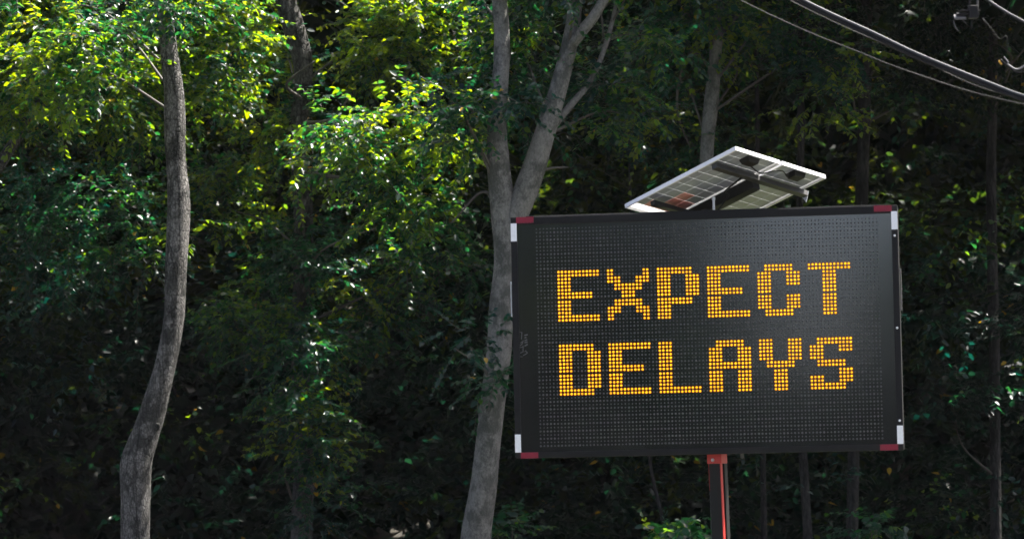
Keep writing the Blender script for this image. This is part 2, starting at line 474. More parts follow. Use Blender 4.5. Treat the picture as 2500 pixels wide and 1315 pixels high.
b_ = MB(); disc(b_, np.array([mc[0], mc[1], zb - 0.045]) - mx_ * 0.012 - my_ * 0.0645, 0.016, MAX_, -my_, 0.012, 8, 0.7); b_.obj("bolt", M_STEEL, sign)
sbox(MB(), 0.26, 0.285, 0.09, 0.13, -HH - 0.035, -HH + 0.006).obj("cable_gland", M_GREYPAINT, sign)

# solar panels: origin at the raised near corner, u along the raised edge, v down the slope
YB = 29.45
PB = at(1795, 357, YB) - SIGN_INV
pu = np.array([0.80, 0.755, -0.213]); pv = np.array([-0.881, 0.8, -0.458])
# camera-frame vectors turned to the world (roll and pitch taken off)
def cam2w(v):
    return CAM_R3 @ np.array([v[0], v[2], -v[1]])
pu = cam2w(pu); pv = cam2w(pv)
LU = np.linalg.norm(pu); pu = pu / LU
pv = pv - pu * np.dot(pu, pv); LV = np.linalg.norm(pv); pv = pv / LV
pn = np.cross(pu, pv); pn = pn if pn[2] > 0 else -pn
PAX = np.array([pu, pv, pn])
def Pq(a, b, c): return PB + pu * a + pv * b + pn * c
def pbox(mb, a0, a1, b0, b1, c0, c1):
    return mb.box(Pq((a0 + a1) / 2, (b0 + b1) / 2, (c0 + c1) / 2), ((a1 - a0) / 2, (b1 - b0) / 2, (c1 - c0) / 2), PAX)

def cell_material():
    m, N, L, b = mat_new("solar_cell_back")
    tc = N.new("ShaderNodeTexCoord")
    nz = N.new("ShaderNodeTexNoise"); nz.inputs["Scale"].default_value = 9; nz.inputs["Detail"].default_value = 4
    L.new(tc.outputs["Object"], nz.inputs["Vector"])
    r = N.new("ShaderNodeValToRGB")
    r.color_ramp.elements[0].color = (0.225, 0.24, 0.285, 1); r.color_ramp.elements[1].color = (0.30, 0.32, 0.37, 1)
    L.new(nz.outputs["Fac"], r.inputs["Fac"]); L.new(r.outputs[0], b.inputs["Base Color"])
    b.inputs["Roughness"].default_value = 0.3
    return m
def sheet_material():
    m, N, L, b = mat_new("translucent_backsheet")
    b.inputs["Base Color"].default_value = (0.55, 0.55, 0.55, 1); b.inputs["Roughness"].default_value = 0.35
    t = N.new("ShaderNodeBsdfTranslucent"); t.inputs["Color"].default_value = (0.6, 0.6, 0.59, 1)
    mx = N.new("ShaderNodeMixShader"); mx.inputs[0].default_value = 0.36
    L.new(b.outputs[0], mx.inputs[1]); L.new(t.outputs[0], mx.inputs[2])
    L.new(mx.outputs[0], N["Material Output"].inputs["Surface"])
    return m
M_CELL = cell_material(); M_SHEET = sheet_material()
M_CELL_RED = plain("reddish_cell", (0.55, 0.19, 0.19), 0.3, var=0.45, scale=9)  # reddish version of the cell colour
FR, FT = 0.022, 0.034
PWID = LU * 0.488
for k in range(2):
    a0 = k * (LU - PWID)
    a1 = a0 + PWID
    if k == 0:
        pan = empty("solar_panel", (0, 0, 0), "", "")
    else:
        pan = empty("solar_panel", (0, 0, 0), "", "")
    for kk in ("label", "category"):
        del pan[kk]
    pan.parent = sign
    # backsheet with cells seen from below
    sh = MB(); sh.add([Pq(a0 + .004, .004, -0.006), Pq(a1 - .004, .004, -0.006), Pq(a1 - .004, LV - .004, -0.006), Pq(a0 + .004, LV - .004, -0.006)], [(0, 1, 2, 3)])
    sh.obj("backsheet", M_SHEET, pan)
    pbox(MB(), a0, a0 + .004, 0, LV, -FT, 0).obj("frame_rail", M_ALU, pan)
    pbox(MB(), a1 - .004, a1, 0, LV, -FT, 0).obj("frame_rail", M_ALU, pan)
    pbox(MB(), a0 + .0042, a1 - .0042, 0, .004, -FT, 0).obj("frame_rail", M_ALU, pan)
    pbox(MB(), a0 + .0042, a1 - .0042, LV - .004, LV, -FT, 0).obj("frame_rail", M_ALU, pan)
    # the inward lips of the frame
    for q in ((a0 + .0042, a0 + FR * .7, .0042, LV - .0042), (a1 - FR * .7, a1 - .0042, .0042, LV - .0042)):
        pbox(MB(), q[0], q[1], q[2], q[3], -FT, -FT + .002).obj("frame_lip", M_ALU, pan)
    NA, NBc = 4, 10
    b_start, b_end = 0.012, LV - 0.085
    ca = (PWID - 0.026) / NA; cb = (b_end - b_start) / NBc
    cm = None
    for i in range(NA):
        for j in range(NBc):
            c = Pq(a0 + 0.013 + (i + .5) * ca, b_start + (j + .5) * cb, -0.0085)
            if cm is None:
                cm = MB().box((0, 0, 0), (ca / 2 - 0.0022, cb / 2 - 0.0022, 0.0012), PAX).mesh("cell", M_CELL)
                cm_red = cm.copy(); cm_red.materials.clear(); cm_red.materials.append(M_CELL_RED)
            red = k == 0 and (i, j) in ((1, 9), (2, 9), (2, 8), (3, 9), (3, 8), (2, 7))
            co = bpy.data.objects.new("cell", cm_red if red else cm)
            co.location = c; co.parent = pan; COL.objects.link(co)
    # junction box with a chamfered lid
    jc_a, jc_b = a0 + PWID * 0.52, 0.105
    jb = MB()
    w, d_, h = 0.075, 0.055, 0.045
    top = [Pq(jc_a + sx_ * w, jc_b + sy_ * d_, -0.007) for sx_, sy_ in ((-1, -1), (1, -1), (1, 1), (-1, 1))]
    bot = [Pq(jc_a + sx_ * w * .8, jc_b + sy_ * d_ * .75, -0.007 - h) for sx_, sy_ in ((-1, -1), (1, -1), (1, 1), (-1, 1))]
    jb.add(top + bot, [(0, 1, 5, 4), (1, 2, 6, 5), (2, 3, 7, 6), (3, 0, 4, 7), (4, 5, 6, 7), (3, 2, 1, 0)])
    jb.obj("junction_box", M_BLACK, pan, bevel=0.004)
# rails and strut under the panels
pbox(MB(), -0.005 + 0.03, LU + 0.04, 0.245, 0.30, -0.082, -FT - .001).obj("cross_rail", M_DGREY, sign, bevel=0.002)
pbox(MB(), 0.1, LU, 1.03, 1.075, -0.075, -FT - .001).obj("cross_rail", M_DGREY, sign, bevel=0.002)
pbox(MB(), LU * .5 - 0.045, LU * .5 + 0.045, 0.3, LV + 0.02, -0.13, -FT - .0015).obj("support_beam", M_BLACK, sign, bevel=0.003)
tri = MB()
q = [Pq(LU + .041, .235, -.042), Pq(LU + .041, .33, -.042), Pq(LU + .041, .28, -.13)]
tri.add(q + [p + pu * .006 for p in q], [(0, 1, 2), (5, 4, 3), (0, 3, 4, 1), (1, 4, 5, 2), (2, 5, 3, 0)])
tri.obj("end_bracket", M_ALU, sign)
cab = MB(); cab.tube(bez([Pq(PWID * .62, .14, -.05), Pq(PWID * .8, .13, -.09), Pq(LU * .48, .07, -.07), Pq(LU * .56, .05, -.06), Pq(LU * .64, .09, -.07), Pq(LU * .7, .13, -.05)], 28), .006, 6)
cab.obj("panel_cable", M_BLACK, sign, smooth=True)
base = S(0.085, 0.12, HH + 0.01)
cab = MB(); cab.tube(bez([Pq(PWID * .66, .28, -.085), Pq(PWID * .7, .5, -.12), at(1778, 478, 30.05) - SIGN_INV, base + np.array([0.03, 0, 0.0])], 26), .008, 6)
cab.obj("panel_cable", M_BLACK, sign, smooth=True)
pt = MB(); pt.tube([base, base + np.array([0, 0, 0.09])], [0.011, 0.011], 10); pt.tube([base + np.array([0, 0, 0.09]), base + np.array([0, 0, 0.115])], [0.016, 0.016], 8)
pt.obj("support_bolt", M_STEEL, sign)
bp2 = Pq(LU * .5, LV * .72, -0.13)
pt = MB(); fl = S(0.02, 0.16, HH - 0.002); pt.tube([fl, bp2 + np.array([0, 0, 0.02])], [0.035, 0.035], 10)
pt.obj("support_post", M_BLACK, sign)

# ------------------------------------------------------------------ foliage engine
def leaves_arrays(rng, base, tang, length, width, updir):
    """base Nx3, tang Nx3 unit, length N; returns verts (N*6,3)."""
    n = len(base)
    up = updir + rng.normal(0, 0.5, (n, 3))
    side = np.cross(tang, up); side /= np.linalg.norm(side, axis=1)[:, None] + 1e-9
    nor = np.cross(side, tang)
    L_ = length[:, None]; W = (length * width)[:, None]
    curl = rng.uniform(-0.05, 0.22, (n, 1))
    P0 = base
    P1 = base + tang * L_ * .30 + side * W * .52 + nor * W * .16
    P2 = base + tang * L_ * .66 + side * W * .40 + nor * (W * .10 - L_ * curl * .35)
    P3 = base + tang * L_ - nor * L_ * curl
    P4 = base + tang * L_ * .66 - side * W * .40 + nor * (W * .10 - L_ * curl * .35)
    P5 = base + tang * L_ * .30 - side * W * .52 + nor * W * .16
    return np.stack([P0, P1, P2, P3, P4, P5], 1).reshape(-1, 3)

def unit(v): return v / (np.linalg.norm(v, axis=-1, keepdims=True) + 1e-9)

def make_foliage(rng, clumps, twigs_per, leaves_per, leaf_len, spread, twig_len=(0.3, 0.65), droop=0.5, tone=0.0):
    """clumps Mx3 centres. Twigs radiate out of each clump; leaves alternate along them."""
    M = len(clumps)
    n = M * twigs_per
    c = np.repeat(clumps, twigs_per, 0)
    d = unit(rng.normal(0, 1, (n, 3)) * np.array([1, 1, 0.55]) + np.array([0, 0, 0.05]))
    size = np.repeat(rng.uniform(0.6, 1.3, M), twigs_per)
    start = c + d * (rng.uniform(0, 1, n) ** 0.6 * spread * size)[:, None] * np.array([1, 1, 0.75])
    tl = rng.uniform(*twig_len, n)
    d2 = unit(d + rng.normal(0, 0.45, (n, 3)) + np.array([0, 0, -0.1]))
    ts = np.linspace(0.12, 1.0, leaves_per)
    T = np.tile(ts, n); idx = np.repeat(np.arange(n), leaves_per)
    T = np.clip(T + rng.normal(0, 0.03, len(T)), 0, 1.05)
    pos = start[idx] + d2[idx] * (T * tl[idx])[:, None]
    pos[:, 2] -= droop * 0.35 * (T ** 2) * tl[idx]
    s = np.where(np.tile(np.arange(leaves_per), n) % 2 == 0, 1.0, -1.0)
    side = unit(np.cross(d2, np.array([0, 0, 1.0])))
    tang = unit(side[idx] * s[:, None] * 0.9 + d2[idx] * 0.55 + np.array([0, 0, -droop]) * rng.uniform(0.2, 1.3, len(T))[:, None] + rng.normal(0, 0.2, (len(T), 3)))
    ll = rng.uniform(*leaf_len, len(T)) * (1.05 - 0.25 * T)
    V = leaves_arrays(rng, pos, tang, ll, rng.uniform(0.48, 0.72, len(T)), np.array([0, 0, 1.0]))
    # clumps share a tint (sunlit yellow and shaded green put in by height), leaves vary on top
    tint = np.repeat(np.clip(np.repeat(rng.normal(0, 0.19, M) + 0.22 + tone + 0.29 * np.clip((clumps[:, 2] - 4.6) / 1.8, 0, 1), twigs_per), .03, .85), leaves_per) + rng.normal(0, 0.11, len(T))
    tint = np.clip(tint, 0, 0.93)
    yl = rng.random(len(T)) < 0.003
    tint[yl] = 1.0
    tw_a = start; tw_b = start + d2 * tl[:, None]; tw_b[:, 2] -= droop * 0.35 * tl
    return V, tint, tw_a, tw_b

def leaf_mesh(name, V, tint, mat):
    n = len(V) // 6
    me = bpy.data.meshes.new(name)
    me.vertices.add(n * 6); me.vertices.foreach_set("co", V.astype(np.float32).ravel())
    k = (np.arange(n) * 6)[:, None]
    quads = np.concatenate([k + np.array([0, 1, 2, 3]), k + np.array([0, 3, 4, 5])], 1).reshape(-1)
    nf = n * 2
    me.loops.add(nf * 4); me.loops.foreach_set("vertex_index", quads.astype(np.int32))
    me.polygons.add(nf)
    me.polygons.foreach_set("loop_start", (np.arange(nf) * 4).astype(np.int32))
    me.polygons.foreach_set("loop_total", np.full(nf, 4, np.int32))
    me.materials.append(mat)
    at_ = me.attributes.new("rnd", 'FLOAT', 'POINT')
    at_.data.foreach_set("value", np.repeat(tint, 6).astype(np.float32))
    me.update(calc_edges=True)
    me.validate()
    return me

def twig_mesh(name, A, B, r0, mat):
    n = len(A)
    d = unit(B - A)
    u = unit(np.cross(d, np.array([0.3, 0.2, 1.0]))); w = np.cross(d, u)
    vs = []
    for ang in (0, 2.094, 4.189):
        vs.append(A + (u * math.cos(ang) + w * math.sin(ang)) * r0)
    for ang in (0, 2.094, 4.189):
        vs.append(B + (u * math.cos(ang) + w * math.sin(ang)) * r0 * .4)
    V = np.stack(vs, 1).reshape(-1, 3)
    k = (np.arange(n) * 6)[:, None]
    quads = np.concatenate([k + np.array([0, 1, 4, 3]), k + np.array([1, 2, 5, 4]), k + np.array([2, 0, 3, 5])], 1).reshape(-1)
    me = bpy.data.meshes.new(name)
    me.vertices.add(n * 6); me.vertices.foreach_set("co", V.astype(np.float32).ravel())
    nf = n * 3
    me.loops.add(nf * 4); me.loops.foreach_set("vertex_index", quads.astype(np.int32))
    me.polygons.add(nf)
    me.polygons.foreach_set("loop_start", (np.arange(nf) * 4).astype(np.int32))
    me.polygons.foreach_set("loop_total", np.full(nf, 4, np.int32))
    me.materials.append(mat); me.update(calc_edges=True)
    return me

def ell_points(rng, c, r, n):
    d = unit(rng.normal(0, 1, (n, 3)))
    return np.asarray(c) + d * (rng.random(n) ** 0.42)[:, None] * np.asarray(r)

def trunk_tube(mb, rows, n, sides, rng, rough=0.06):
    """rows: (x,y,z,radius) path, made knobbly."""
    P = bez(rows, n)
    ph = rng.uniform(0, 6.28, 6); fr = rng.uniform(0.15, 0.45, 3)
    def lump(i, a):
        return 1 + rough * (np.sin(2 * a + ph[0] + i * fr[0]) * .5 + np.sin(3 * a + ph[1] - i * fr[1]) * .5 + 0.6 * np.sin(i * fr[2] * 1.7 + ph[2]) * np.cos(a + ph[3])) + rng.normal(0, rough * .12, len(a))
    mb.tube(P[:, :3], np.maximum(P[:, 3], 0.004), sides, lump)
    return P

def rows_px(pts, Y):
    """(px, py, width px[, dY]) measured rows to world rows."""
    out = []
    for p in pts:
        yy = Y + (p[3] if len(p) > 3 else 0)
        w = at(p[0], p[1], yy)
        out.append((w[0], w[1], w[2], p[2] * 0.5 * mpp(yy)))
    return out

def build_tree(name, label, Y, stems, bark, seed, ell=(), leaf=M_LEAF, extra=(), boughs=8, group=None, twigs_per=16, leaves_per=13, leaf_len=(0.05, 0.112), spread=0.36, root=True, tone=0.0):
    rg = np.random.default_rng(seed)
    rows = rows_px(stems[0], Y)
    if root:
        x, y, z, r = rows[0]
        rows = [(x + 0.03, y, -0.05, r * 1.3), (x, y, max(0.35, z * .45), r * 1.08)] + rows
    base = np.array([rows[0][0], rows[0][1], 0.0])
    t = empty(name, base, label, "tree", group)
    mb = MB()
    P = trunk_tube(mb, [(a - base[0], b - base[1], c, d) for a, b, c, d in rows], 64, 18, rg)
    mb.obj("trunk", bark, t, smooth=True)
    allP = [P]
    for st in stems[1:]:
        mb = MB(); rr = rows_px(st, Y)
        Q = trunk_tube(mb, [(a - base[0], b - base[1], c, d) for a, b, c, d in rr], 40, 14, rg)
        mb.obj("branch", bark, t, smooth=True); allP.append(Q)
    for st in extra:
        mb = MB(); rr = rows_px(st, Y)
        Q = trunk_tube(mb, [(a - base[0], b - base[1], c, d) for a, b, c, d in rr], 18, 6, rg)
        mb.obj("branch", M_TWIG, t, smooth=True)
    allP = np.concatenate(allP)
    cl = []
    for (px, py, dY, rx, ry, rz, n) in ell:
        c = at(px, py, Y + dY) - base
        cl.append(ell_points(rg, c, (rx, ry, rz), n))
    if cl:
        cl = np.concatenate(cl)
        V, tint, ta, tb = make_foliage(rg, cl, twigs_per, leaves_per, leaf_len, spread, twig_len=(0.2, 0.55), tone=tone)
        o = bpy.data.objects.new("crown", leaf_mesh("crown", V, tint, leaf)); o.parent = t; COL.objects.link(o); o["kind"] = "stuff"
        o = bpy.data.objects.new("twigs", twig_mesh("twigs", ta, tb, 0.0045, M_TWIG)); o.parent = t; COL.objects.link(o); o["kind"] = "stuff"
        pick = rg.choice(len(cl), min(boughs, len(cl)), replace=False)
        for k in pick:
            e = cl[k]
            below = allP[allP[:, 2] < e[2] - 0.2]
            if len(below) == 0: below = allP
            i = np.argmin(np.linalg.norm(below[:, :3] - e + np.array([0, 0, 0.8]), axis=1))
            s = below[i]
            mid = (s[:3] + e) / 2 + rg.normal(0, 0.16, 3) + np.array([0, 0, 0.22])
            mb = MB(); r0 = min(0.018, s[3] * .4)
            trunk_tube(mb, [(*s[:3], r0), (*mid, r0 * .6), (*e, 0.003)], 14, 6, rg, 0.05)
            mb.obj("bough", M_TWIG, t, smooth=True)
    return t

# ------------------------------------------------------------------ the trees of the wood's edge
T1 = [(331, 1315, 70), (331, 1210, 72), (334, 1130, 78), (350, 1070, 70), (374, 1000, 65), (402, 895, 54), (424, 770, 52), (430, 650, 54), (436, 500, 56),
      (431, 400, 48), (427, 300, 52), (424, 220, 48), (412, 110, 42), (400, 40, 38), (388, -60, 34), (392, -220, 28), (380, -420, 16)]
tree1 = build_tree("tree", "pale crooked tree trunk in speckled light, far left of the sign", 40.0, [T1], M_BARK, 11,
           ell=[(200, 50, 1.3, 1.2, .9, 0.8, 34), (140, -70, 1.2, 1.3, .8, 0.3, 7), (320, 260, 1.4, .8, .6, .6, 12), (150, 140, -.9, .6, .4, .55, 12), (395, 10, -.5, .25, .2, .15, 4), (110, 260, .8, .9, .7, .6, 13), (545, 90, 1.6, .35, .7, .9, 18), (180, 480, 2.2, 1.0, .8, .7, 8), (300, 600, 2.0, .8, .5, .5, 7)],
           boughs=4)
T2 = [(1160, 1330, 78), (1178, 1200, 68), (1192, 1080, 60), (1208, 950, 60), (1220, 840, 62), (1226, 740, 62), (1234, 630, 56), (1226, 500, 58), (1214, 380, 54),
      (1213, 300, 48), (1221, 200, 42), (1226, 90, 38), (1216, -60, 34), (1205, -260, 22), (1215, -430, 10)]
T2b = [(1240, 600, 50), (1262, 520, 58), (1288, 450, 62), (1312, 385, 58), (1342, 290, 48), (1372, 185, 42), (1396, 80, 37), (1410, -40, 30), (1430, -250, 18), (1440, -380, 8)]
T2c = [(1300, 425, 26), (1345, 320, 20, .1), (1392, 258, 18, .15), (1440, 200, 15, .2), (1472, 130, 13, .25), (1500, 30, 10, .3), (1520, -80, 6, .3)]
T2d = [(1385, 130, 26), (1410, 90, 28, -.1), (1450, 40, 26, -.15), (1490, -30, 20, -.2), (1530, -140, 10, -.2)]
tree2 = build_tree("tree", "smooth grey forked tree rising beside the left edge of the message sign", 38.0, [T2, T2b, T2c, T2d], M_BARK_S, 12, tone=-0.14,
           ell=[(1190, 60, .5, .6, .5, .75, 9), (1440, -80, .5, 1.4, 1.2, .8, 18), (1250, 250, .9, .6, .5, .5, 6), (1100, 300, -.2, .35, .4, .8, 6), (1500, 160, .8, .7, .8, .8, 9), (1215, 925, -.45, .05, .1, .03, 1), (1150, 825, -.4, .05, .1, .03, 1), (1285, 240, -.4, .1, .1, .1, 1)],
           extra=[[(1235, 640, 12), (1190, 470, 9, .3), (1100, 545, 4, .3)], [(1318, 418, 9), (1350, 410, 6), (1388, 408, 3)], [(1210, 960, 8), (1180, 900, 6, -.1), (1110, 850, 3, -.2)]], boughs=12)
T3 = [(735, 1330, 52), (742, 1100, 50), (735, 880, 48), (740, 700, 48), (742, 560, 46), (737, 430, 48), (724, 330, 46), (738, 235, 42), (738, 150, 48), (714, 60, 54), (694, -30, 48), (700, -200, 38), (720, -420, 20)]
build_tree("tree", "dark rough-barked tree with an elbow bend, between the pale left trunk and the forked tree", 43.0, [T3], M_BARK_M, 13, tone=0.1,
           ell=[(1000, 70, -.1, .85, 1.0, .85, 38), (950, 335, -3.2, .85, .45, .5, 17), (1000, -90, 0, 1.0, .8, .3, 6), (600, 150, 1.2, .45, .6, .9, 12), (1010, 470, -2.9, .5, .5, .4, 8), (930, 620, -.2, 1.1, .8, .7, 14), (640, 320, .4, .7, .7, .6, 8), (800, 420, -1.3, .15, .2, .35, 3), (560, 450, 2.2, .7, .6, .6, 11), (740, 800, -1, .5, .4, 1.1, 12), (745, 1080, -1, .25, .3, .9, 12), (640, 780, .5, .8, .6, .9, 10), (850, 860, 0, .9, .7, .7, 10)],
           extra=[[(745, 300, 9, -.6), (810, 290, 8, -1), (858, 230, 4, -1.2)], [(735, 420, 10, -1), (900, 430, 9, -1.4), (965, 310, 5, -1.6)], [(735, 240, 8, -.6), (700, 205, 7, -.9), (768, 150, 4, -1.1)]], boughs=12)
T4 = [(1752, 1330, 34), (1745, 1000, 36), (1730, 620, 37), (1724, 480, 36), (1727, 360, 34), (1735, 260, 35), (1743, 180, 33), (1752, 60, 30), (1758, -80, 26), (1760, -420, 12)]
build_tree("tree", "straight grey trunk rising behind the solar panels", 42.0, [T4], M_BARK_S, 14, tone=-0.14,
           ell=[(1740, 20, -.4, 1.2, 1.0, .8, 22), (1990, 190, -.6, .5, .5, .6, 9), (1830, 60, .2, 1.1, 1.0, .8, 12), (1780, -240, 0, 2.0, 1.5, .9, 40), (1640, 300, 1.0, .8, .8, .7, 8)],
           extra=[[(1730, 160, 10), (1690, 130, 9), (1660, 190, 8, .2), (1655, 280, 6, .2), (1690, 370, 4, .2)], [(1745, 150, 9), (1720, 70, 7), (1640, 40, 4)]], boughs=10)
T5 = [(-60, 500, 34), (0, 400, 30), (60, 310, 27), (130, 200, 24), (200, 110, 22), (265, 20, 18), (320, -120, 12)]
build_tree("tree", "slim leaning trunk cut by the left edge of the picture", 41.0, [[(-120, 1330, 44), (-110, 900, 40)] + T5], M_BARK, 15,
           ell=[(60, 120, -.6, .9, .8, .8, 18), (-180, -20, 0, 1.2, 1.2, .7, 18), (40, 640, 1.5, .9, .9, .7, 9)], boughs=6)
T6 = [(2080, 1330, 30), (2090, 900, 30), (2102, 520, 32), (2108, 380, 31), (2112, 200, 30), (2116, 60, 28), (2110, -120, 24), (2100, -420, 12)]
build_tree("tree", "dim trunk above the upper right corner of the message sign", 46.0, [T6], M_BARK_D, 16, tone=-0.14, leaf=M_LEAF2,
           ell=[(2120, 40, -.8, 1.4, 1.2, 1.0, 18), (2200, -260, 0, 2.6, 2.0, 1.1, 50), (2250, 200, .5, 1.2, 1.0, .8, 9)], boughs=8)
T7 = [(2432, 1330, 28), (2428, 900, 27), (2424, 700, 26), (2420, 450, 25), (2424, 200, 24), (2430, -100, 20), (2440, -420, 12)]
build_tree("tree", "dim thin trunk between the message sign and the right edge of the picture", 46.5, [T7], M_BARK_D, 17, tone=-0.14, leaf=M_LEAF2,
           ell=[(2480, 760, -1.5, .35, .4, .5, 4), (2460, -180, 0, 2.4, 2.0, 1.2, 46), (2400, 120, -.5, 1.1, 1.0, .9, 9), (2330, 980, -1.0, .4, .4, .3, 2)], boughs=8)
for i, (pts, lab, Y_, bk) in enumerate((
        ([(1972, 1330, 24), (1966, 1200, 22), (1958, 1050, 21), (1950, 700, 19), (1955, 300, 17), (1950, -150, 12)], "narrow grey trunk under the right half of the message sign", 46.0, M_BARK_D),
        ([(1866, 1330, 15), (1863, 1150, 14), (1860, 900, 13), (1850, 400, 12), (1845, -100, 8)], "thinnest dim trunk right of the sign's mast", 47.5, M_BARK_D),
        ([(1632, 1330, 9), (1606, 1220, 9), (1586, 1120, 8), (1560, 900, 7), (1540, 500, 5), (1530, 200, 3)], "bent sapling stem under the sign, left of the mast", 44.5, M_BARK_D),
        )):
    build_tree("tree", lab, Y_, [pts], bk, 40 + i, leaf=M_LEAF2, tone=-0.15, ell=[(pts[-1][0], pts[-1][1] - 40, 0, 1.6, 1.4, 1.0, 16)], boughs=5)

# branch scars and burls on the two nearest trunks
def knot(tree, px, py, Y, r, mat, squash=0.7):
    c = at(px, py, Y) - np.array(tree.location)
    a = np.linspace(0, 2 * math.pi, 16, endpoint=False)
    rgk = np.random.default_rng(int(px * 7 + py))
    rings = []
    for rr, dep in ((1.35, 0.35), (1.0, -0.12), (0.72, -0.2), (0.45, 0.0), (0.2, 0.12)):
        w = 1 + rgk.normal(0, 0.07, 16)
        rings.append(np.stack([c[0] + r * rr * w * np.cos(a) * squash, np.full(16, c[1] + r * dep), c[2] + r * rr * w * np.sin(a)], 1))
    fs = [(i * 16 + k, i * 16 + (k + 1) % 16, (i + 1) * 16 + (k + 1) % 16, (i + 1) * 16 + k) for i in range(4) for k in range(16)]
    fs.append(tuple(64 + k for k in range(16)))
    MB().add(np.concatenate(rings), fs).obj("knot", mat, tree, smooth=True)
for px, py, r in ((322, 1133, .075), (340, 1245, .045), (384, 1040, .035), (432, 560, .03), (420, 330, .03), (415, 800, .03)):
    knot(tree1, px, py, 39.88, r, M_BARK)
for px, py, r in ((1222, 800, .03), (1195, 1060, .04), (1216, 420, .03), (1300, 430, .035)):
    knot(tree2, px, py, 37.885, r, M_BARK_S)

# ------------------------------------------------------------------ shrubs along the wood's edge
def shrub(label, px, py, Y, r, n, seed, leaf=M_LEAF):
    rg = np.random.default_rng(seed)
    c = at(px, py, Y)
    base = np.array([c[0], c[1], 0.0])
    t = empty("shrub", base, label, "shrub", "shrubs at the foot of the wood")
    cl = ell_points(rg, c - base, (r, r, r * .8), n)
    V, tint, ta, tb = make_foliage(rg, cl, 10, 9, (0.06, 0.12), 0.2, twig_len=(.2, .4))
    o = bpy.data.objects.new("foliage", leaf_mesh("foliage", V, np.clip(tint + .12, 0, 1), leaf)); o.parent = t; COL.objects.link(o); o["kind"] = "stuff"
    for k in range(min(5, n)):
        mb = MB(); e = cl[k]
        trunk_tube(mb, [(0.03 * k - .06, 0, -0.03, .012), (e[0] * .4, e[1] * .4, e[2] * .55, .009), (*e, .003)], 10, 6, rg)
        mb.obj("stem", M_TWIG, t, smooth=True)
    return t
shrub("sunlit shrub at the bottom edge just left of the sign's mast", 1650, 1310, 35.7, .20, 7, 91)
shrub("yellowish shrub under the lower right corner of the message sign", 2150, 1285, 39.0, .22, 3, 92)
shrub("small bright bush at the bottom edge beside the foot of the forked tree", 1245, 1290, 39.2, .18, 3, 93)

# ------------------------------------------------------------------ the wood behind
def mass(name, label, seed, boxes, leaf, leaf_len, tw, lp, spread):
    rg = np.random.default_rng(seed)
    cl = []
    for (x0, x1, y0, y1, z0, z1, n) in boxes:
        p = rg.uniform(0, 1, (n, 3)) * np.array([x1 - x0, y1 - y0, z1 - z0]) + np.array([x0, y0, z0])
        p[:, 2] += np.array([ground_z(a, b) for a, b in p[:, :2]])
        cl.append(p)
    V, tint, ta, tb = make_foliage(rg, np.concatenate(cl), tw, lp, leaf_len, spread, twig_len=(0.5, 0.9))
    o = bpy.data.objects.new(name, leaf_mesh(name, V, tint, leaf)); COL.objects.link(o)
    o["kind"] = "stuff"; o["label"] = label; o["category"] = "woodland"
    return o
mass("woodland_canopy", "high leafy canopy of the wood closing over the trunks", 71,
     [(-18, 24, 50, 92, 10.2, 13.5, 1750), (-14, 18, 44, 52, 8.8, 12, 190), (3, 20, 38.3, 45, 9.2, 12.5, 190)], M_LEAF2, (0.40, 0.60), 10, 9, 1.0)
mass("added_dapple_leaves", "thin leafy boughs reaching over the edge of the wood", 76,
     [(-7.5, -3.4, 38.5, 43.5, 8.5, 9.6, 34), (1.8, 3.6, 38, 42, 8.6, 10, 34)], M_LEAF, (0.11, 0.18), 9, 9, 0.45)  # added out of view to break the sunlight into flecks
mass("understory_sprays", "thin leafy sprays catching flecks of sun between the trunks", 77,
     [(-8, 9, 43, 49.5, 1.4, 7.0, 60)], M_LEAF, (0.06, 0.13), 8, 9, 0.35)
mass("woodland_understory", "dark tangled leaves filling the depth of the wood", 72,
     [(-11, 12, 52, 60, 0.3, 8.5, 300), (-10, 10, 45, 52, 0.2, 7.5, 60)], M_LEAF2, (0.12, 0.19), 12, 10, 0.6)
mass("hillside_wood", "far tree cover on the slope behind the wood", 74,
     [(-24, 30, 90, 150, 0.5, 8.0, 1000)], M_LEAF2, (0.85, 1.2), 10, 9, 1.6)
mass("added_reflected_wood", "roadside wood on the far side of the road behind the viewer", 75,
     [(-70, -14, -34, -26, 0.3, 11.0, 700), (-14, -8.0, -34, -26, 0.3, 4.6, 50), (-8.0, 60, -34, -26, 0.3, 9.0, 700)], M_LEAF2, (0.85, 1.2), 8, 8, 1.2)  # added out of view; its gap shapes the glare on the sign face
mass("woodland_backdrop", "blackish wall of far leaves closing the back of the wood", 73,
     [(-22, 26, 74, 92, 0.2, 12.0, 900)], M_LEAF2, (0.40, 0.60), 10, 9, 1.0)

# ------------------------------------------------------------------ overhead wires
M_WIRE = plain("aged_cable_sheath", (0.006, 0.006, 0.0065), 0.6, spec=0.25)
M_WIRE_B = plain("bright_messenger_strand", (0.09, 0.09, 0.095), 0.55, spec=0.3)
M_WIRE_T = plain("grey_wire_sheath", (0.007, 0.007, 0.0073), 0.6, spec=0.25)
def wire(name, pts, Y0, Y1, r, mat, label, parts=(), group=None):
    n = len(pts)
    P = np.array([at(p[0], p[1], Y0 + (Y1 - Y0) * i / (n - 1)) for i, p in enumerate(pts)])
    P = bez(P, 40)
    base = P[0].copy()
    if parts:
        e = empty(name, base, label, "cable", group)
        mb = MB(); mb.tube(P - base, r, 8); mb.obj("strand", mat, e, smooth=True)
        for (dx, dz, rr, mt, wob) in parts:
            mb = MB()
            w = np.array([[dx, 0, dz + wob * math.sin(i * 0.9)] for i in range(len(P))])
            mb.tube(P - base + w, rr, 8); mb.obj("cable", mt, e, smooth=True)
        return e
    mb = MB(); mb.tube(P, r, 8)
    o = mb.obj(name, mat, None, smooth=True)
    o["label"] = label; o["category"] = "cable"
    return o
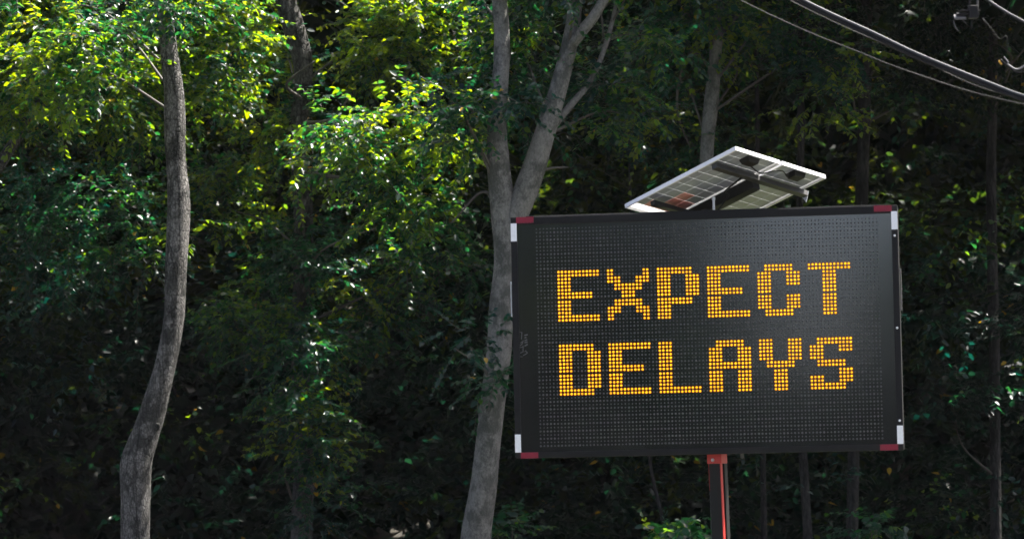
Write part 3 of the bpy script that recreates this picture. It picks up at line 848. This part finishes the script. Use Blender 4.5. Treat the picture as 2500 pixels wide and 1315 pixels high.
wire("overhead_cable", [(1700, -140), (1962, 0), (2136, 81), (2248, 134), (2427, 206), (2500, 233), (2640, 270)], 25, 24, 0.008, M_WIRE_B,
     "thick bright cable bundle sagging across the upper right corner",
     parts=[(0.0, -0.017, 0.010, M_WIRE, 0.0), (-0.012, -0.030, 0.008, M_WIRE, 0.003), (0.0, -0.041, 0.005, M_WIRE, 0.002)])
wire("overhead_wire", [(1640, -150), (1926, 0), (2038, 55), (2164, 111), (2276, 161), (2382, 209), (2500, 245), (2640, 285)], 25.3, 24.3, 0.0032, M_WIRE, "thin dark wire hanging just below the bright cable bundle")
wire("overhead_wire", [(1600, -110), (1806, 0), (1968, 76), (2094, 126), (2192, 165), (2360, 221), (2500, 255), (2640, 285)], 25.6, 24.6, 0.0036, M_WIRE_T, "lowest thin grey wire crossing left of the cable bundle")
wire("overhead_wire", [(2330, -60), (2413, 0), (2456, 28), (2500, 52), (2600, 105)], 24, 23.8, 0.0055, M_WIRE_B, "short grey double wire in the top right corner",
     parts=[(0.0, -0.012, 0.0045, M_WIRE, 0.001)])

# hanging ribbed line fitting near the top edge
Yh = 24.6
hc = at(2365, 30, Yh)
fit = empty("line_fitting", hc, "small ribbed metal fitting with looping wires hanging near the top right", "line fitting")
m1 = mpp(Yh)
for j, (yy, w0, w1) in enumerate(((27, -28, -6), (34, -36, -7), (42, -42, -14))):
    for (a, b) in ((w0, w1), (13, 22 - 2 * j)) if j < 2 else ((w0, w1),):
        c = at(2371 + (a + b) / 2, yy, Yh) - hc
        mb = MB().box(c, (abs(b - a) / 2 * m1, 0.03, (1.6 if j < 2 else 3.2) * m1), Matrix.Rotation(math.radians(-14 * j), 3, 'X'))
        mb.obj("rib", M_WIRE_T if j < 2 else M_WIRE_B, fit, bevel=0.002)
def hang(name, pts, r, mat, parent, org, Y=Yh):
    P = bez([at(a, b, Y) - org for a, b in pts], 16)
    mb = MB(); mb.tube(P, r, 7); mb.obj(name, mat, parent, smooth=True)
hang("hanger_rod", [(2366, -80), (2367, 0), (2365, 17), (2362, 42)], 0.006, M_WIRE_T, fit, hc)
hang("hanger_rod", [(2385, -80), (2386, 0), (2386, 24), (2384, 44)], 0.008, M_DGREY, fit, hc)
MB().box(at(2376, 30, Yh) - hc, (0.032, 0.03, 0.045), None).obj("fitting_body", M_BLACK, fit, bevel=0.006)
hang("loop_wire", [(2328, 50), (2330, 60), (2334, 69), (2340, 76)], 0.0035, M_WIRE_B, fit, hc)
hang("loop_wire", [(2344, 42), (2350, 49), (2356, 55), (2360, 59)], 0.003, M_WIRE_B, fit, hc)
hang("loop_wire", [(2373, 48), (2372, 58), (2371, 69)], 0.0045, M_WIRE_T, fit, hc)
hang("loop_wire", [(2398, 44), (2420, 70), (2440, 95), (2457, 88), (2460, 110), (2455, 130)], 0.0025, M_BLACK, fit, hc)
# drop-wire splice with a yellow end on the right edge
sc0 = at(2450, 150, Yh)
spl = empty("wire_splice", sc0, "grey tube splice with a yellow tip and looping cable at the right edge", "wire splice")
M_YEL = plain("yellow_plastic", (0.55, 0.30, 0.02), 0.5)
hang("sleeve", [(2443, 146), (2449, 152), (2456, 158)], 0.0085, M_WIRE_T, spl, sc0)
hang("sleeve", [(2450, 139), (2456, 146), (2462, 154)], 0.006, M_WIRE_B, spl, sc0)
hang("sleeve", [(2460, 160), (2467, 166), (2474, 173)], 0.0055, M_WIRE_T, spl, sc0)
hang("tip", [(2438, 149), (2442, 153), (2446, 158)], 0.0065, M_YEL, spl, sc0)
hang("loop_cable", [(2458, 156), (2475, 168), (2488, 169), (2502, 160), (2530, 130), (2560, 60), (2580, -60)], 0.0075, M_WIRE_B, spl, sc0)
hang("loop_cable", [(2472, 172), (2486, 177), (2502, 170), (2534, 136)], 0.004, M_WIRE_T, spl, sc0)

# ------------------------------------------------------------------ thin haze added to lift the darkest tones
hz = bpy.data.materials.new("dark_lift_haze"); hz.use_nodes = True
hn = hz.node_tree.nodes; hn.remove(hn["Principled BSDF"])
pvl = hn.new("ShaderNodeVolumePrincipled")
pvl.inputs["Color"].default_value = (0.9, 0.92, 0.96, 1)
pvl.inputs["Density"].default_value = 0.00006
pvl.inputs["Anisotropy"].default_value = 0.0
hz.node_tree.links.new(pvl.outputs[0], hn["Material Output"].inputs["Volume"])
hb = MB().box((0, 150, 24.5), (1000, 1150, 25.5)).obj("haze", hz)
hb["kind"] = "stuff"; hb["label"] = "thin haze added over the scene to lift its dark tones"; hb["category"] = "haze"
